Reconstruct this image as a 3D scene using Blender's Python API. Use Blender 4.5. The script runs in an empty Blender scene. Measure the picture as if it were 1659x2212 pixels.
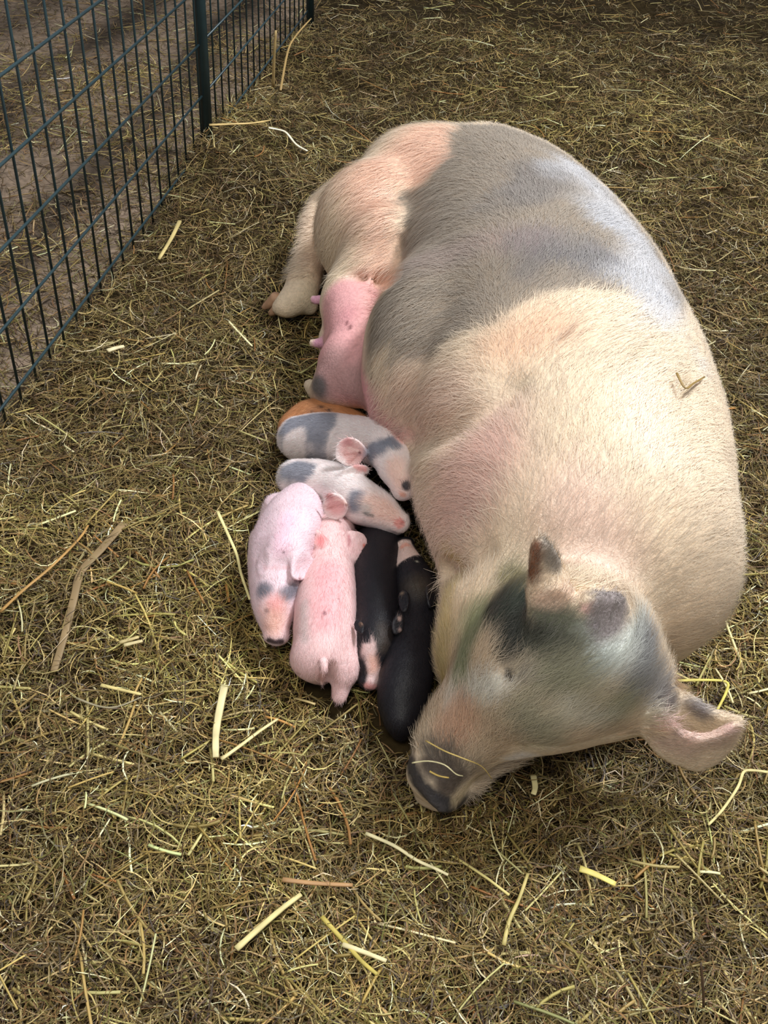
import bpy, math
import numpy as np
from mathutils import Matrix, Vector

# ------------------------------------------------------------------ camera, world, lights, exposure
F_PX, PITCH, ROLL, CAM_H = 2237.0, 0.719, 0.074, 0.90
IMG_W, IMG_H = 1659, 2212
sc = bpy.context.scene
_f = np.array([0, math.cos(PITCH), -math.sin(PITCH)])
_r = np.array([1.0, 0, 0]); _u = np.cross(_r, _f)
CR = math.cos(ROLL) * _r + math.sin(ROLL) * _u
CU = -math.sin(ROLL) * _r + math.cos(ROLL) * _u
CP = np.array([0, 0, CAM_H])

camd = bpy.data.cameras.new('camera')
camd.sensor_fit = 'VERTICAL'; camd.sensor_height = 36.0; camd.lens = 36.0 * F_PX / IMG_H
camd.clip_start = 0.02; camd.clip_end = 60
cam = bpy.data.objects.new('camera', camd); sc.collection.objects.link(cam)
M = Matrix(((CR[0], CU[0], -_f[0], 0), (CR[1], CU[1], -_f[1], 0), (CR[2], CU[2], -_f[2], CAM_H), (0, 0, 0, 1)))
cam.matrix_world = M
sc.camera = cam

w = bpy.data.worlds.new('barn_ambient'); sc.world = w; w.use_nodes = True
bg = w.node_tree.nodes['Background']
bg.inputs[0].default_value = (0.90, 0.92, 1.0, 1); bg.inputs[1].default_value = 0.31

def area(name, loc, target, size, power, color):
    l = bpy.data.lights.new(name, 'AREA'); l.shape = 'DISK'; l.size = size; l.energy = power; l.color = color
    o = bpy.data.objects.new(name, l); sc.collection.objects.link(o); o.location = loc
    o.rotation_euler = (Vector(target) - Vector(loc)).to_track_quat('-Z', 'Y').to_euler()
    return o
area('barn_lamp', (1.35, 1.5, 2.9), (0.1, 1.1, 0), 0.7, 128, (0.93, 0.96, 1.0))
area('barn_lamp_far', (-0.3, -0.7, 3.0), (0.1, 1.0, 0), 1.1, 46, (1.0, 0.96, 0.88))
sc.view_settings.view_transform = 'Standard'
try: sc.view_settings.look = 'None'
except Exception: pass
sc.view_settings.gamma = 1.0; sc.view_settings.use_curve_mapping = False
sc.view_settings.exposure = 0.0

# ------------------------------------------------------------------ helpers
rng = np.random.default_rng(7)

def ray(x, y):
    return _f * F_PX + CR * (x - IMG_W / 2) - CU * (y - IMG_H / 2)
def gp(x, y, z=0.0):                      # world point at height z seen at photo pixel (x, y)
    d = ray(x, y); return CP + d * (z - CAM_H) / d[2]
def pj(X):
    X = np.asarray(X, float) - CP; d = X @ _f
    return 829.5 + F_PX * (X @ CR) / d, 1106 - F_PX * (X @ CU) / d, d
def lin(c):
    c = np.asarray(c, float) / 255.0
    return np.where(c <= 0.04045, c / 12.92, ((c + 0.055) / 1.055) ** 2.4)
def sstep(a, b, x):
    t = np.clip((x - a) / (b - a), 0, 1); return t * t * (3 - 2 * t)

_G = np.random.default_rng(3).random((64, 64, 64)).astype(np.float32)
def noise3(P, s):                         # smooth value noise in [-1, 1]
    q = P * s + 101.3; i = np.floor(q).astype(int); f = q - i; f = f * f * (3 - 2 * f)
    o = 0
    for a in (0, 1):
        for b in (0, 1):
            for c in (0, 1):
                wgt = (f[:, 0] if a else 1 - f[:, 0]) * (f[:, 1] if b else 1 - f[:, 1]) * (f[:, 2] if c else 1 - f[:, 2])
                o = o + wgt * _G[(i[:, 0] + a) % 64, (i[:, 1] + b) % 64, (i[:, 2] + c) % 64]
    return o * 2 - 1

def terrain(x, y):                        # bedding height (world)
    P = np.stack([x, y, x * 0], -1)
    z = 0.016 * noise3(P, 3.1) + 0.011 * noise3(P, 8.0) + 0.007 * noise3(P, 19.0)
    # hay is heaped against the fence post
    z = z + 0.05 * np.exp(-(((x + 0.36) / 0.16) ** 2 + ((y - 2.1) / 0.35) ** 2))
    out = fence_side(x, y)
    z = np.where(out > 0.02, z * 0.5 - 0.02, z)
    # pressed flat where the animals lie
    near = np.exp(-(((x - 0.05) / 0.38) ** 2 + ((y - 1.15) / 0.75) ** 2) ** 2)
    return z * (1 - 0.8 * near) - 0.012

FP = np.array([-0.522, 1.386]); FYAW = 1.456
FD = np.array([math.cos(FYAW), math.sin(FYAW)]); FN = np.array([-FD[1], FD[0]])   # FN points outside (left)
def fence_side(x, y):
    return (x - FP[0]) * FN[0] + (y - FP[1]) * FN[1]

def mesh_obj(name, V, Fc, mat, parent=None, col=None, smooth=True):
    me = bpy.data.meshes.new(name)
    V = np.asarray(V, np.float32); Fc = np.asarray(Fc, np.int32); k = Fc.shape[1]
    me.vertices.add(len(V)); me.vertices.foreach_set('co', V.ravel())
    me.loops.add(Fc.size); me.loops.foreach_set('vertex_index', Fc.ravel())
    me.polygons.add(len(Fc))
    me.polygons.foreach_set('loop_start', np.arange(0, Fc.size, k, dtype=np.int32))
    me.polygons.foreach_set('loop_total', np.full(len(Fc), k, np.int32))
    if smooth: me.polygons.foreach_set('use_smooth', np.ones(len(Fc), bool))
    me.update(calc_edges=True)
    if col is not None:
        a = me.color_attributes.new('Col', 'FLOAT_COLOR', 'POINT')
        a.data.foreach_set('color', np.concatenate([col, np.ones((len(V), 1))], 1).astype(np.float32).ravel())
    me.materials.append(mat)
    o = bpy.data.objects.new(name, me); sc.collection.objects.link(o)
    if parent is not None:
        o.parent = parent; o.matrix_parent_inverse = parent.matrix_world.inverted()
    return o
def empty(name, loc):
    o = bpy.data.objects.new(name, None); sc.collection.objects.link(o)
    o.location = loc; o.empty_display_size = 0.05
    o.matrix_world = Matrix.Translation(loc)
    return o
def tag(o, label, cat, group=None, kind=None):
    o['label'] = label; o['category'] = cat
    if group: o['group'] = group
    if kind: o['kind'] = kind
    return o

def material(name, rough=0.6, spec=0.3, color=None, attr=True, nscale=0, namp=0.0, bump=0.0, bscale=300, sss=0.0, metal=0.0, sheen=0.0):
    m = bpy.data.materials.new(name); m.use_nodes = True
    nt = m.node_tree; b = nt.nodes['Principled BSDF']
    b.inputs['Roughness'].default_value = rough; b.inputs['Specular IOR Level'].default_value = spec
    b.inputs['Metallic'].default_value = metal
    if sheen: b.inputs['Sheen Weight'].default_value = sheen; b.inputs['Sheen Roughness'].default_value = 0.45
    if attr:
        at = nt.nodes.new('ShaderNodeAttribute'); at.attribute_name = 'Col'; src = at.outputs['Color']
    else:
        rg = nt.nodes.new('ShaderNodeRGB'); rg.outputs[0].default_value = (*color, 1); src = rg.outputs[0]
    tc = nt.nodes.new('ShaderNodeTexCoord')
    if namp:
        nz = nt.nodes.new('ShaderNodeTexNoise'); nz.inputs['Scale'].default_value = nscale; nz.inputs['Detail'].default_value = 5
        nt.links.new(tc.outputs['Object'], nz.inputs['Vector'])
        mr = nt.nodes.new('ShaderNodeMapRange'); mr.inputs[1].default_value = 0.3; mr.inputs[2].default_value = 0.7
        mr.inputs[3].default_value = 1 - namp; mr.inputs[4].default_value = 1 + namp
        nt.links.new(nz.outputs[0], mr.inputs[0])
        mx = nt.nodes.new('ShaderNodeVectorMath'); mx.operation = 'SCALE'
        nt.links.new(src, mx.inputs[0]); nt.links.new(mr.outputs[0], mx.inputs['Scale']); src = mx.outputs[0]
    nt.links.new(src, b.inputs['Base Color'])
    if bump:
        n2 = nt.nodes.new('ShaderNodeTexNoise'); n2.inputs['Scale'].default_value = bscale; n2.inputs['Detail'].default_value = 4
        nt.links.new(tc.outputs['Object'], n2.inputs['Vector'])
        bp = nt.nodes.new('ShaderNodeBump'); bp.inputs['Strength'].default_value = bump; bp.inputs['Distance'].default_value = 0.002
        nt.links.new(n2.outputs[0], bp.inputs['Height']); nt.links.new(bp.outputs[0], b.inputs['Normal'])
    if sss:
        b.inputs['Subsurface Weight'].default_value = sss
        b.inputs['Subsurface Radius'].default_value = (0.012, 0.005, 0.003); b.inputs['Subsurface Scale'].default_value = 1.0
    return m

# --- signed distance modelling -> one continuous surface
class Field:
    def __init__(s, lo, hi, h):
        s.h = h; s.lo = np.array(lo, float)
        s.n = np.ceil((np.array(hi) - s.lo) / h).astype(int) + 1
        s.d = np.full(s.n, 0.1, np.float32)
    def sub(s, c, r):
        c = np.atleast_2d(c)
        a = np.clip(np.floor((c.min(0) - r - s.lo) / s.h).astype(int), 0, s.n - 1)
        b = np.clip(np.ceil((c.max(0) + r - s.lo) / s.h).astype(int) + 1, 1, s.n)
        g = [s.lo[i] + s.h * np.arange(a[i], b[i]) for i in range(3)]
        X = np.stack(np.meshgrid(*g, indexing='ij'), -1)
        return tuple(slice(a[i], b[i]) for i in range(3)), X
    def union(s, sl, d, k):
        a = s.d[sl]
        hh = np.maximum(k - np.abs(a - d), 0) / k if k > 0 else 0
        s.d[sl] = np.minimum(a, d) - (hh * hh * k * 0.25 if k > 0 else 0)
    def carve(s, sl, d, k):
        a = s.d[sl]; e = -d
        hh = np.maximum(k - np.abs(a - e), 0) / k
        s.d[sl] = np.maximum(a, e) + hh * hh * k * 0.25
    def ell(s, c, r, R=None, k=0.02, cut=False):
        c = np.asarray(c, float); r = np.asarray(r, float)
        sl, X = s.sub(c, r.max() + k + 0.01)
        q = X - c
        if R is not None: q = q @ np.asarray(R).T      # rows of R = local axes
        k0 = np.linalg.norm(q / r, axis=-1) + 1e-9; k1 = np.linalg.norm(q / (r * r), axis=-1) + 1e-9
        d = k0 * (k0 - 1) / k1
        (s.carve if cut else s.union)(sl, d.astype(np.float32), k)
    def cone(s, a, b, ra, rb, k=0.02, cut=False, flat=1.0):
        a = np.asarray(a, float); b = np.asarray(b, float)
        sl, X = s.sub(np.array([a, b]), max(ra, rb) + k + 0.01)
        ab = b - a; L = ab @ ab + 1e-12
        t = np.clip(((X - a) @ ab) / L, 0, 1)
        q = X - a - t[..., None] * ab
        d = np.linalg.norm(q, axis=-1) - (ra + (rb - ra) * t)
        (s.carve if cut else s.union)(sl, d.astype(np.float32), k)
    def chain(s, pts, k=0.02, cut=False):              # [(px, py, z, r)...] rounded cones along a smooth curve
        P = np.array([np.append(gp(p[0], p[1], p[2]), p[3]) for p in pts])
        Q = catmull(P, 6)
        sl, X = s.sub(Q[:, :3], Q[:, 3].max() + k + 0.01); D = np.full(X.shape[:3], 9.0)
        for i in range(len(Q) - 1):
            a = Q[i, :3]; ab = Q[i + 1, :3] - a; t = np.clip(((X - a) @ ab) / (ab @ ab + 1e-12), 0, 1)
            D = np.minimum(D, np.linalg.norm(X - a - t[..., None] * ab, axis=-1) - (Q[i, 3] + (Q[i + 1, 3] - Q[i, 3]) * t))
        (s.carve if cut else s.union)(sl, D.astype(np.float32), k)
        return Q
    def plate(s, poly, tri, t, bend=0.0, k=0.01, cup=0.0):     # ear sheet: outline given on a plane in space
        A, B, C_ = [gp(*p) for p in tri]
        n = np.cross(B - A, C_ - A); n /= np.linalg.norm(n)
        if n @ (CP - A) < 0: n = -n
        u = B - A; u /= np.linalg.norm(u); v = np.cross(n, u)
        W = []
        for (x, y) in poly:
            d = ray(x, y); tt = ((A - CP) @ n) / (d @ n); W.append(CP + d * tt)
        W = np.array(W); ctr = W.mean(0)
        P2 = np.stack([(W - ctr) @ u, (W - ctr) @ v], -1); P2 = catmull(P2, 3, closed=True)
        R = np.linalg.norm(P2, axis=1).max()
        sl, X = s.sub(ctr, R + t + k + 0.02)
        q = X - ctr; U = q @ u; Vv = q @ v; N = q @ n
        N = N - bend * U * U - cup * (U * U + Vv * Vv)
        e = sdpoly(np.stack([U.ravel(), Vv.ravel()], -1), P2).reshape(U.shape)
        e2 = e + t; m = np.abs(N) - t * 0.3
        d = np.minimum(np.maximum(m, e2), 0) + np.sqrt(np.maximum(m, 0) ** 2 + np.maximum(e2, 0) ** 2) - t * 0.7
        s.union(sl, d.astype(np.float32), k)
        return ctr, u, v, n
    def hit(s, x, y):                                  # where the line of sight at this spot meets the surface
        d = ray(x, y); d = d / np.linalg.norm(d); t = np.arange(.3, 3.2, .002); P = CP + d * t[:, None]
        v = s.sample(P); i = np.argmax(v < 0); return P[i]
    def fold(s, pts, depth, wdt, k):                   # a crease running over the surface
        P = catmull(np.array([s.hit(*p) for p in pts]), 8); n = len(P)
        sl, X = s.sub(P, wdt + k + .01); D = np.full(X.shape[:3], 9.0)
        for i in range(n - 1):
            a = P[i]; ab = P[i + 1] - a; t = np.clip(((X - a) @ ab) / (ab @ ab + 1e-12), 0, 1)
            f_ = (i + .5) / n; r = wdt * math.sin(math.pi * min(1, max(0, .12 + .88 * f_ if False else f_ * .86 + .12))) + (depth - wdt) * .3
            D = np.minimum(D, np.linalg.norm(X - a - t[..., None] * ab, axis=-1) - r)
        s.carve(sl, D.astype(np.float32), k)
    def sample(s, P):
        q = (P - s.lo) / s.h; i = np.floor(q).astype(int)
        ok = np.all((i >= 0) & (i < s.n - 1), -1); i = np.clip(i, 0, s.n - 2); f = np.clip(q - i, 0, 1); o = 0
        for a in (0, 1):
            for b in (0, 1):
                for c in (0, 1):
                    o = o + (f[:, 0] if a else 1 - f[:, 0]) * (f[:, 1] if b else 1 - f[:, 1]) * (f[:, 2] if c else 1 - f[:, 2]) * s.d[i[:, 0] + a, i[:, 1] + b, i[:, 2] + c]
        return np.where(ok, o, 1.0)
    def mesh(s):                                       # surface nets
        D = s.d; S = D < 0; n = s.n
        m = np.zeros(n - 1, np.uint8)
        for a in (0, 1):
            for b in (0, 1):
                for c in (0, 1):
                    m += S[a:n[0] - 1 + a, b:n[1] - 1 + b, c:n[2] - 1 + c]
        act = (m > 0) & (m < 8); idx = np.full(n - 1, -1, np.int64); cells = np.argwhere(act)
        idx[act] = np.arange(len(cells))
        acc = np.zeros((len(cells), 3)); cnt = np.zeros(len(cells))
        for ax in range(3):
            o1, o2 = [i for i in range(3) if i != ax]
            for a in (0, 1):
                for b in (0, 1):
                    p = cells.copy(); p[:, o1] += a; p[:, o2] += b; q = p.copy(); q[:, ax] += 1
                    d0 = D[tuple(p.T)]; d1 = D[tuple(q.T)]; cr = (d0 < 0) != (d1 < 0)
                    t = np.where(cr, d0 / np.where(cr, d0 - d1, 1), 0)
                    P = p.astype(float); P[:, ax] += t
                    acc += P * cr[:, None]; cnt += cr
        V = s.lo + s.h * acc / cnt[:, None]
        Fs = []
        for ax in range(3):
            o1, o2 = (ax + 1) % 3, (ax + 2) % 3
            A = [slice(None)] * 3; B = [slice(None)] * 3; A[ax] = slice(0, n[ax] - 1); B[ax] = slice(1, n[ax])
            s0 = S[tuple(A)]; s1 = S[tuple(B)]
            e = np.argwhere(s0 != s1); e = e[(e[:, o1] > 0) & (e[:, o2] > 0) & (e[:, o1] < n[o1] - 1) & (e[:, o2] < n[o2] - 1)]
            ins = s0[tuple(e.T)]
            def cell(d1, d2):
                c = e.copy(); c[:, o1] -= d1; c[:, o2] -= d2; return idx[tuple(c.T)]
            q = np.stack([cell(1, 1), cell(0, 1), cell(0, 0), cell(1, 0)], -1)
            q[~ins] = q[~ins][:, ::-1]; Fs.append(q)
        return V, np.concatenate(Fs)

def catmull(P, n, closed=False):
    P = np.asarray(P, float); m = len(P); out = []
    rngi = range(m if closed else m - 1)
    for i in rngi:
        g = (lambda j: P[j % m]) if closed else (lambda j: P[min(max(j, 0), m - 1)])
        p0, p1, p2, p3 = g(i - 1), g(i), g(i + 1), g(i + 2)
        for t in np.arange(n) / n:
            out.append(0.5 * (2 * p1 + (p2 - p0) * t + (2 * p0 - 5 * p1 + 4 * p2 - p3) * t ** 2 + (3 * p1 - p0 - 3 * p2 + p3) * t ** 3))
    if not closed: out.append(P[-1])
    return np.array(out)
def sdpoly(P, poly):
    d = np.full(len(P), 1e9); ins = np.zeros(len(P), bool); m = len(poly)
    for i in range(m):
        a = poly[i]; b = poly[(i + 1) % m]; e = b - a; q = P - a
        t = np.clip((q @ e) / (e @ e + 1e-15), 0, 1)
        d = np.minimum(d, ((q - t[:, None] * e) ** 2).sum(1))
        c = ((a[1] > P[:, 1]) != (b[1] > P[:, 1]))
        with np.errstate(divide='ignore', invalid='ignore'):
            ins ^= c & (P[:, 0] < (b[0] - a[0]) * (P[:, 1] - a[1]) / (b[1] - a[1] + 1e-15) + a[0])
    d = np.sqrt(d); return np.where(ins, -d, d)
def vnormals(V, Fc):
    n = np.zeros_like(V); a = V[Fc[:, 0]]; b = V[Fc[:, 1]]; c = V[Fc[:, 2]]; e = V[Fc[:, 3]]
    fn = np.cross(c - a, e - b)
    for j in range(4): np.add.at(n, Fc[:, j], fn)
    return n / (np.linalg.norm(n, axis=1, keepdims=True) + 1e-12)

class Coat:                                # colour pattern that belongs to the animal's skin
    def __init__(s, V, N, base, seed=0.0, var=0.06):
        s.V = V; s.N = N; s.seed = seed
        s.px, s.py, s.dep = pj(V)
        s.C = np.tile(lin(base), (len(V), 1))
        s.C *= (1 + var * noise3(V + seed, 18.0) + var * 0.7 * noise3(V + seed, 60.0))[:, None]
        s.face = ((CP - V) * N).sum(1) > 0
    def at(s, x, y):                       # first surface point met at that spot
        q = (s.px - x) ** 2 + (s.py - y) ** 2
        near = np.argsort(q)[:40]; near = near[q[near] < q[near[0]] + 400]
        i = near[np.argmin(s.dep[near])]; return s.V[i]
    def mix(s, wgt, col):
        c = lin(col) if np.ndim(col) == 1 else col
        s.C = s.C * (1 - wgt[:, None]) + c * wgt[:, None]
    def spot(s, pts, r, col, soft=0.3, amt=1.0, ns=0.3):    # blobs along a line of surface points; r in photo pixels
        P = np.array([s.at(x, y) for x, y in pts]); d = np.full(len(s.V), 1e9)
        for i in range(len(P)):
            a = P[i]; b = P[min(i + 1, len(P) - 1)]; e = b - a
            t = np.clip(((s.V - a) @ e) / (e @ e + 1e-12), 0, 1)
            d = np.minimum(d, np.linalg.norm(s.V - a - t[:, None] * e, axis=1))
        R = r * np.linalg.norm(P[0] - CP) / F_PX
        d = d / R + ns * noise3(s.V + s.seed + 5, 0.8 / R)
        s.mix(amt * (1 - sstep(1 - soft, 1 + soft, d)), col)
    def patch(s, poly, col, soft=0.006, amt=1.0, nz=0.006, nsc=60.0, top=True):   # patch outlined on the upper side
        P = np.array([s.at(x, y) for x, y in poly])[:, :2]
        d = sdpoly(s.V[:, :2], P) + nz * noise3(s.V + s.seed, nsc) + nz * .5 * noise3(s.V + s.seed, nsc * 3)
        wgt = amt * (1 - sstep(-soft, soft, d))
        s.mix(wgt, col); return wgt

def hairs(name, parent, V, Fc, N, C, n, length, width, flow, mat, lift=0.12, bright=1.0, jitter=0.35, zmin=-0.2, seed=1, tint=None):
    g = np.random.default_rng(seed)
    a = V[Fc[:, 0]]; b = V[Fc[:, 1]]; c = V[Fc[:, 2]]; d = V[Fc[:, 3]]
    ar = np.linalg.norm(np.cross(c - a, d - b), axis=1); fz = N[Fc].mean(1)[:, 2]
    ar = ar * (fz > zmin)
    f = g.choice(len(Fc), n, p=ar / ar.sum())
    u = g.random((n, 1)); v = g.random((n, 1))
    P = (a[f] * (1 - u) + b[f] * u) * (1 - v) + (d[f] * (1 - u) + c[f] * u) * v
    nn = N[Fc[f]].mean(1); nn /= np.linalg.norm(nn, axis=1, keepdims=True) + 1e-9
    cc = C[Fc[f]].mean(1)
    D = flow(P) + jitter * g.normal(size=(n, 3)) * 0.5
    D -= (D * nn).sum(1, keepdims=True) * nn; D /= np.linalg.norm(D, axis=1, keepdims=True) + 1e-9
    S = np.cross(D, nn)
    L = length * (0.5 + g.random((n, 1))); W = width * (0.7 + 0.6 * g.random((n, 1)))
    p0 = P - nn * 0.0004; p1 = P + D * L * 0.5 + nn * L * lift; p2 = P + D * L + nn * L * lift * (0.9 + 0.8 * g.random((n, 1))) + S * L * 0.15 * g.normal(size=(n, 1))
    VV = np.stack([p0 - S * W, p0 + S * W, p1 - S * W * .8, p1 + S * W * .8, p2 - S * W * .25, p2 + S * W * .25], 1)
    base = np.arange(n)[:, None] * 6
    FF = np.concatenate([base + [0, 1, 3, 2], base + [2, 3, 5, 4]], 0)
    br = bright * (0.72 + 0.5 * g.random((n, 1)))
    col = cc * br
    if tint is not None: col = col * (1 - tint[1]) + lin(tint[0]) * tint[1]
    col = np.clip(col, 0, 0.95)
    return mesh_obj(name, VV.reshape(-1, 3), FF, mat, parent, np.repeat(col, 6, 0))

# ------------------------------------------------------------------ ground
def build_ground():
    xs = np.linspace(-3.2, 3.2, 321); ys = np.linspace(-0.6, 6.5, 356)
    X, Y = np.meshgrid(xs, ys, indexing='ij'); Z = terrain(X.ravel(), Y.ravel())
    V = np.stack([X.ravel(), Y.ravel(), Z], -1); nx, ny = X.shape
    i = np.arange(nx - 1)[:, None] * ny + np.arange(ny - 1)[None, :]
    Fc = np.stack([i, i + ny, i + ny + 1, i + 1], -1).reshape(-1, 4)
    out = sstep(0.0, 0.05, fence_side(V[:, 0], V[:, 1]))
    n = noise3(V * [1, 1, 0], 9.0)[:, None]; n2 = noise3(V * [1, 1, 0], 2.2)
    inside = lin((50, 40, 22)) * (1 + 0.35 * n)
    outc = lin((136, 118, 100)) * (1 + 0.2 * n)
    # shadow bands beyond the fence, painted into the dirt colour
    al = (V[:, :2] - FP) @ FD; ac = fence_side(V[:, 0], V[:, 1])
    shade_band = np.exp(-((ac - 0.23 - 0.04 * n2) / 0.055) ** 2) + np.exp(-((ac - 0.52 + 0.05 * n2) / 0.06) ** 2) + 0.7 * np.exp(-((ac - 0.8) / 0.07) ** 2)
    shade_band = np.clip(shade_band + 0.35 * n2 * (ac > 0.1), 0, 1)[:, None]
    outc = outc * (1 - 0.8 * shade_band)
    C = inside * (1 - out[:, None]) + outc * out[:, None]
    m = material('bedding_soil', rough=0.95, spec=0.1, nscale=60, namp=0.35, bump=0.8, bscale=120)
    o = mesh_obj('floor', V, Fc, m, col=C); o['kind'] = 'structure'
build_ground()

# ------------------------------------------------------------------ sow
HAIR = material('coat_hair', rough=0.45, spec=0.35)
SKIN = material('sow_skin', rough=0.62, spec=0.3, nscale=220, namp=0.14, bump=0.5, bscale=420, sss=0.06)
PSKIN = material('piglet_skin', rough=0.5, spec=0.35, nscale=300, namp=0.06, bump=0.3, bscale=700, sss=0.12)

def build_sow():
    S = Field((-0.26, 0.42, -0.02), (0.47, 2.03, 0.42), 0.0052)
    # barrel of the body, lying on its side: x, y, z, half width, half thickness
    st = np.array([(.122, 1.675, .140, .160, .132), (.148, 1.54, .152, .180, .150), (.180, 1.36, .162, .187, .168), (.194, 1.18, .168, .193, .178),
                   (.212, 1.02, .165, .183, .175), (.214, .90, .158, .173, .165), (.213, .815, .15, .150, .148)])
    Q = catmull(st, 5)
    for q in Q: S.ell(q[:3], (q[3], q[3] * 0.85, q[4]), k=0.0)
    P = lambda x, y, z: gp(x, y, z)
    # shoulder, chest and upper foreleg
    S.ell(P(1070, 1010, .18), (.080, .10, .10), k=0.045)
    S.ell(P(1130, 900, .19), (.12, .10, .13), k=0.05)
    # flank fold in front of the ham
    S.ell(P(905, 780, .16), (.075, .15, .12), k=0.04)
    # ham
    S.ell(P(915, 440, .16), (.120, .12, .125), k=0.04)
    S.ell(P(805, 500, .15), (.092, .095, .11), k=0.03)
    S.ell(P(830, 555, .16), (.060, .05, .08), k=0.03)
    # hind leg: hock, cannon, foot
    S.chain([(760, 440, .11, .05), (708, 458, .09, .036), (682, 520, .07, .029), (665, 575, .05, .0275), (650, 625, .04, .030), (625, 655, .03, .024), (604, 664, .022, .015)], k=0.02)
    S.chain([(652, 640, .035, .022), (668, 662, .02, .014)], k=0.01)
    # lower hind leg tucked under
    S.chain([(800, 420, .05, .06), (735, 470, .03, .035), (700, 560, .015, .02)], k=0.02)
    # udder and teats
    S.chain([(800, 610, .13, .060), (768, 660, .11, .054), (780, 740, .11, .046), (760, 800, .095, .048), (800, 822, .10, .040), (850, 840, .11, .035)], k=0.025)
    for a, b in (((716, 648), (677, 648)), ((712, 738), (676, 742))):
        S.chain([(a[0] + 14, a[1], .10, .016), (a[0], a[1], .095, .009), (b[0], b[1], .085, .0062)], k=0.012)
    S.chain([(715, 735, .08, .02), (706, 760, .07, .012)], k=0.012)
    S.chain([(720, 835, .08, .03), (690, 846, .06, .016), (668, 832, .05, .008)], k=0.012)
    # neck and jowl
    S.ell(P(1330, 1200, .16), (.115, .085, .12), k=0.05)
    S.ell(P(1390, 1270, .13), (.083, .052, .09), k=0.04)
    S.ell(P(1120, 1220, .13), (.072, .075, .10), k=0.03)
    S.ell(P(1066, 1330, .12), (.055, .06, .09), k=0.03)
    S.ell(P(1030, 1420, .10), (.040, .05, .075), k=0.025)
    # cranium and muzzle
    S.ell(P(1225, 1400, .18), (.080, .070, .08), k=0.03)
    S.ell(P(1180, 1470, .155), (.070, .055, .07), k=0.03)
    S.ell(P(1290, 1465, .14), (.065, .055, .06), k=0.03)
    S.chain([(1150, 1480, .15, .060), (1072, 1526, .115, .050), (1004, 1580, .085, .041), (955, 1645, .062, .0325), (944, 1666, .056, .031)], k=0.025)
    # snout disc
    a = P(992, 1648, .078); b = P(937, 1698, .048); ax = (b - a) / np.linalg.norm(b - a); ax = ax / np.linalg.norm(ax)
    t1 = np.cross(ax, [0, 0, 1]); t1 /= np.linalg.norm(t1); t2 = np.cross(t1, ax)
    S.ell(P(941, 1693, .050), (.0075, .0335, .025), R=np.array([ax, t1, t2]), k=0.004)
    DISC = (P(941, 1693, .050), ax)
    # lower jaw and chin
    S.chain([(1180, 1530, .08, .033), (1110, 1580, .06, .027), (1030, 1640, .04, .022), (968, 1712, .03, .017), (925, 1712, .027, .014)], k=0.012)
    # brow and cheek
    S.ell(P(1105, 1450, .175), (.028, .022, .02), k=0.02)
    S.ell(P(1235, 1530, .12), (.03, .025, .025), k=0.02)
    # ears ------------------------------------------------------------
    S.plate([(1135, 1300), (1150, 1262), (1190, 1245), (1232, 1262), (1250, 1318), (1300, 1400), (1230, 1430), (1150, 1380)],
            [(1150, 1262, .285), (1250, 1270, .285), (1240, 1420, .212)], .0075, bend=-3.0, k=0.022)
    S.plate([(1254, 1335), (1266, 1290), (1274, 1277), (1288, 1282), (1302, 1273), (1316, 1282), (1330, 1276), (1350, 1290), (1360, 1320), (1362, 1350), (1345, 1400), (1280, 1430), (1240, 1390)],
            [(1270, 1280, .288), (1355, 1290, .264), (1290, 1420, .208)], .0065, bend=-2.0, k=0.02)
    S.plate([(1138, 1290), (1133, 1230), (1136, 1185), (1152, 1160), (1178, 1153), (1202, 1172), (1216, 1205), (1222, 1245), (1200, 1270), (1165, 1290)],
            [(1140, 1285, .270), (1222, 1255, .278), (1180, 1155, .335)], .0065, bend=9.0, k=0.008)
    S.plate([(1385, 1560), (1415, 1545), (1470, 1572), (1530, 1584), (1604, 1560), (1607, 1600), (1570, 1652), (1500, 1668), (1430, 1640), (1390, 1605)],
            [(1400, 1545, .170), (1600, 1562, .155), (1490, 1668, .080)], .0060, bend=-3.0, k=0.006)
    S.plate([(1370, 1462), (1402, 1444), (1452, 1474), (1504, 1506), (1555, 1532), (1612, 1543), (1590, 1600), (1520, 1612), (1440, 1590), (1380, 1560)],
            [(1400, 1450, .140), (1610, 1545, .125), (1500, 1590, .085)], .0060, bend=2.0, k=0.006)
    S.chain([(1340, 1490, .14, .045), (1385, 1500, .130, .032), (1420, 1540, .11, .018)], k=0.012)
    # closed eye, brow and mouth line
    S.chain([(1078, 1448, .20, .0012), (1086, 1460, .195, .0022), (1096, 1472, .19, .0012)], k=0.008, cut=True)
    S.chain([(1000, 1712, .060, .0015), (1040, 1680, .065, .002), (1080, 1655, .07, .0015)], k=0.008, cut=True)
    # folds
    S.fold([(880, 950), (915, 940), (960, 925), (1010, 903), (1065, 872), (1110, 845)], .012, .010, .030)
    S.fold([(938, 1215), (962, 1232), (1000, 1225), (1050, 1195)], .006, .006, .025)
    S.fold([(770, 598), (820, 607), (850, 604), (866, 570), (866, 520)], .005, .006, .02)
    S.chain([(715, 420, .16, .004), (704, 480, .14, .005), (712, 540, .13, .004)], k=0.014, cut=True)
    V, Fc = S.mesh()
    N = vnormals(V, Fc)
    fine = 0.0012 * noise3(V, 40.0) + 0.0025 * noise3(V, 11.0)
    V = V + N * fine[:, None]
    # colour pattern
    c = Coat(V, N, (220, 199, 171), 0.0, 0.07)
    pink, rose, grey = (214, 160, 158), (205, 150, 140), (138, 123, 106)
    c.patch([(680, 560), (640, 420), (760, 360), (900, 262), (985, 268), (1000, 330), (930, 372), (905, 402), (868, 410), (860, 470), (870, 560), (850, 640), (760, 640)], (222, 172, 146), soft=.03, amt=.75)
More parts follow.
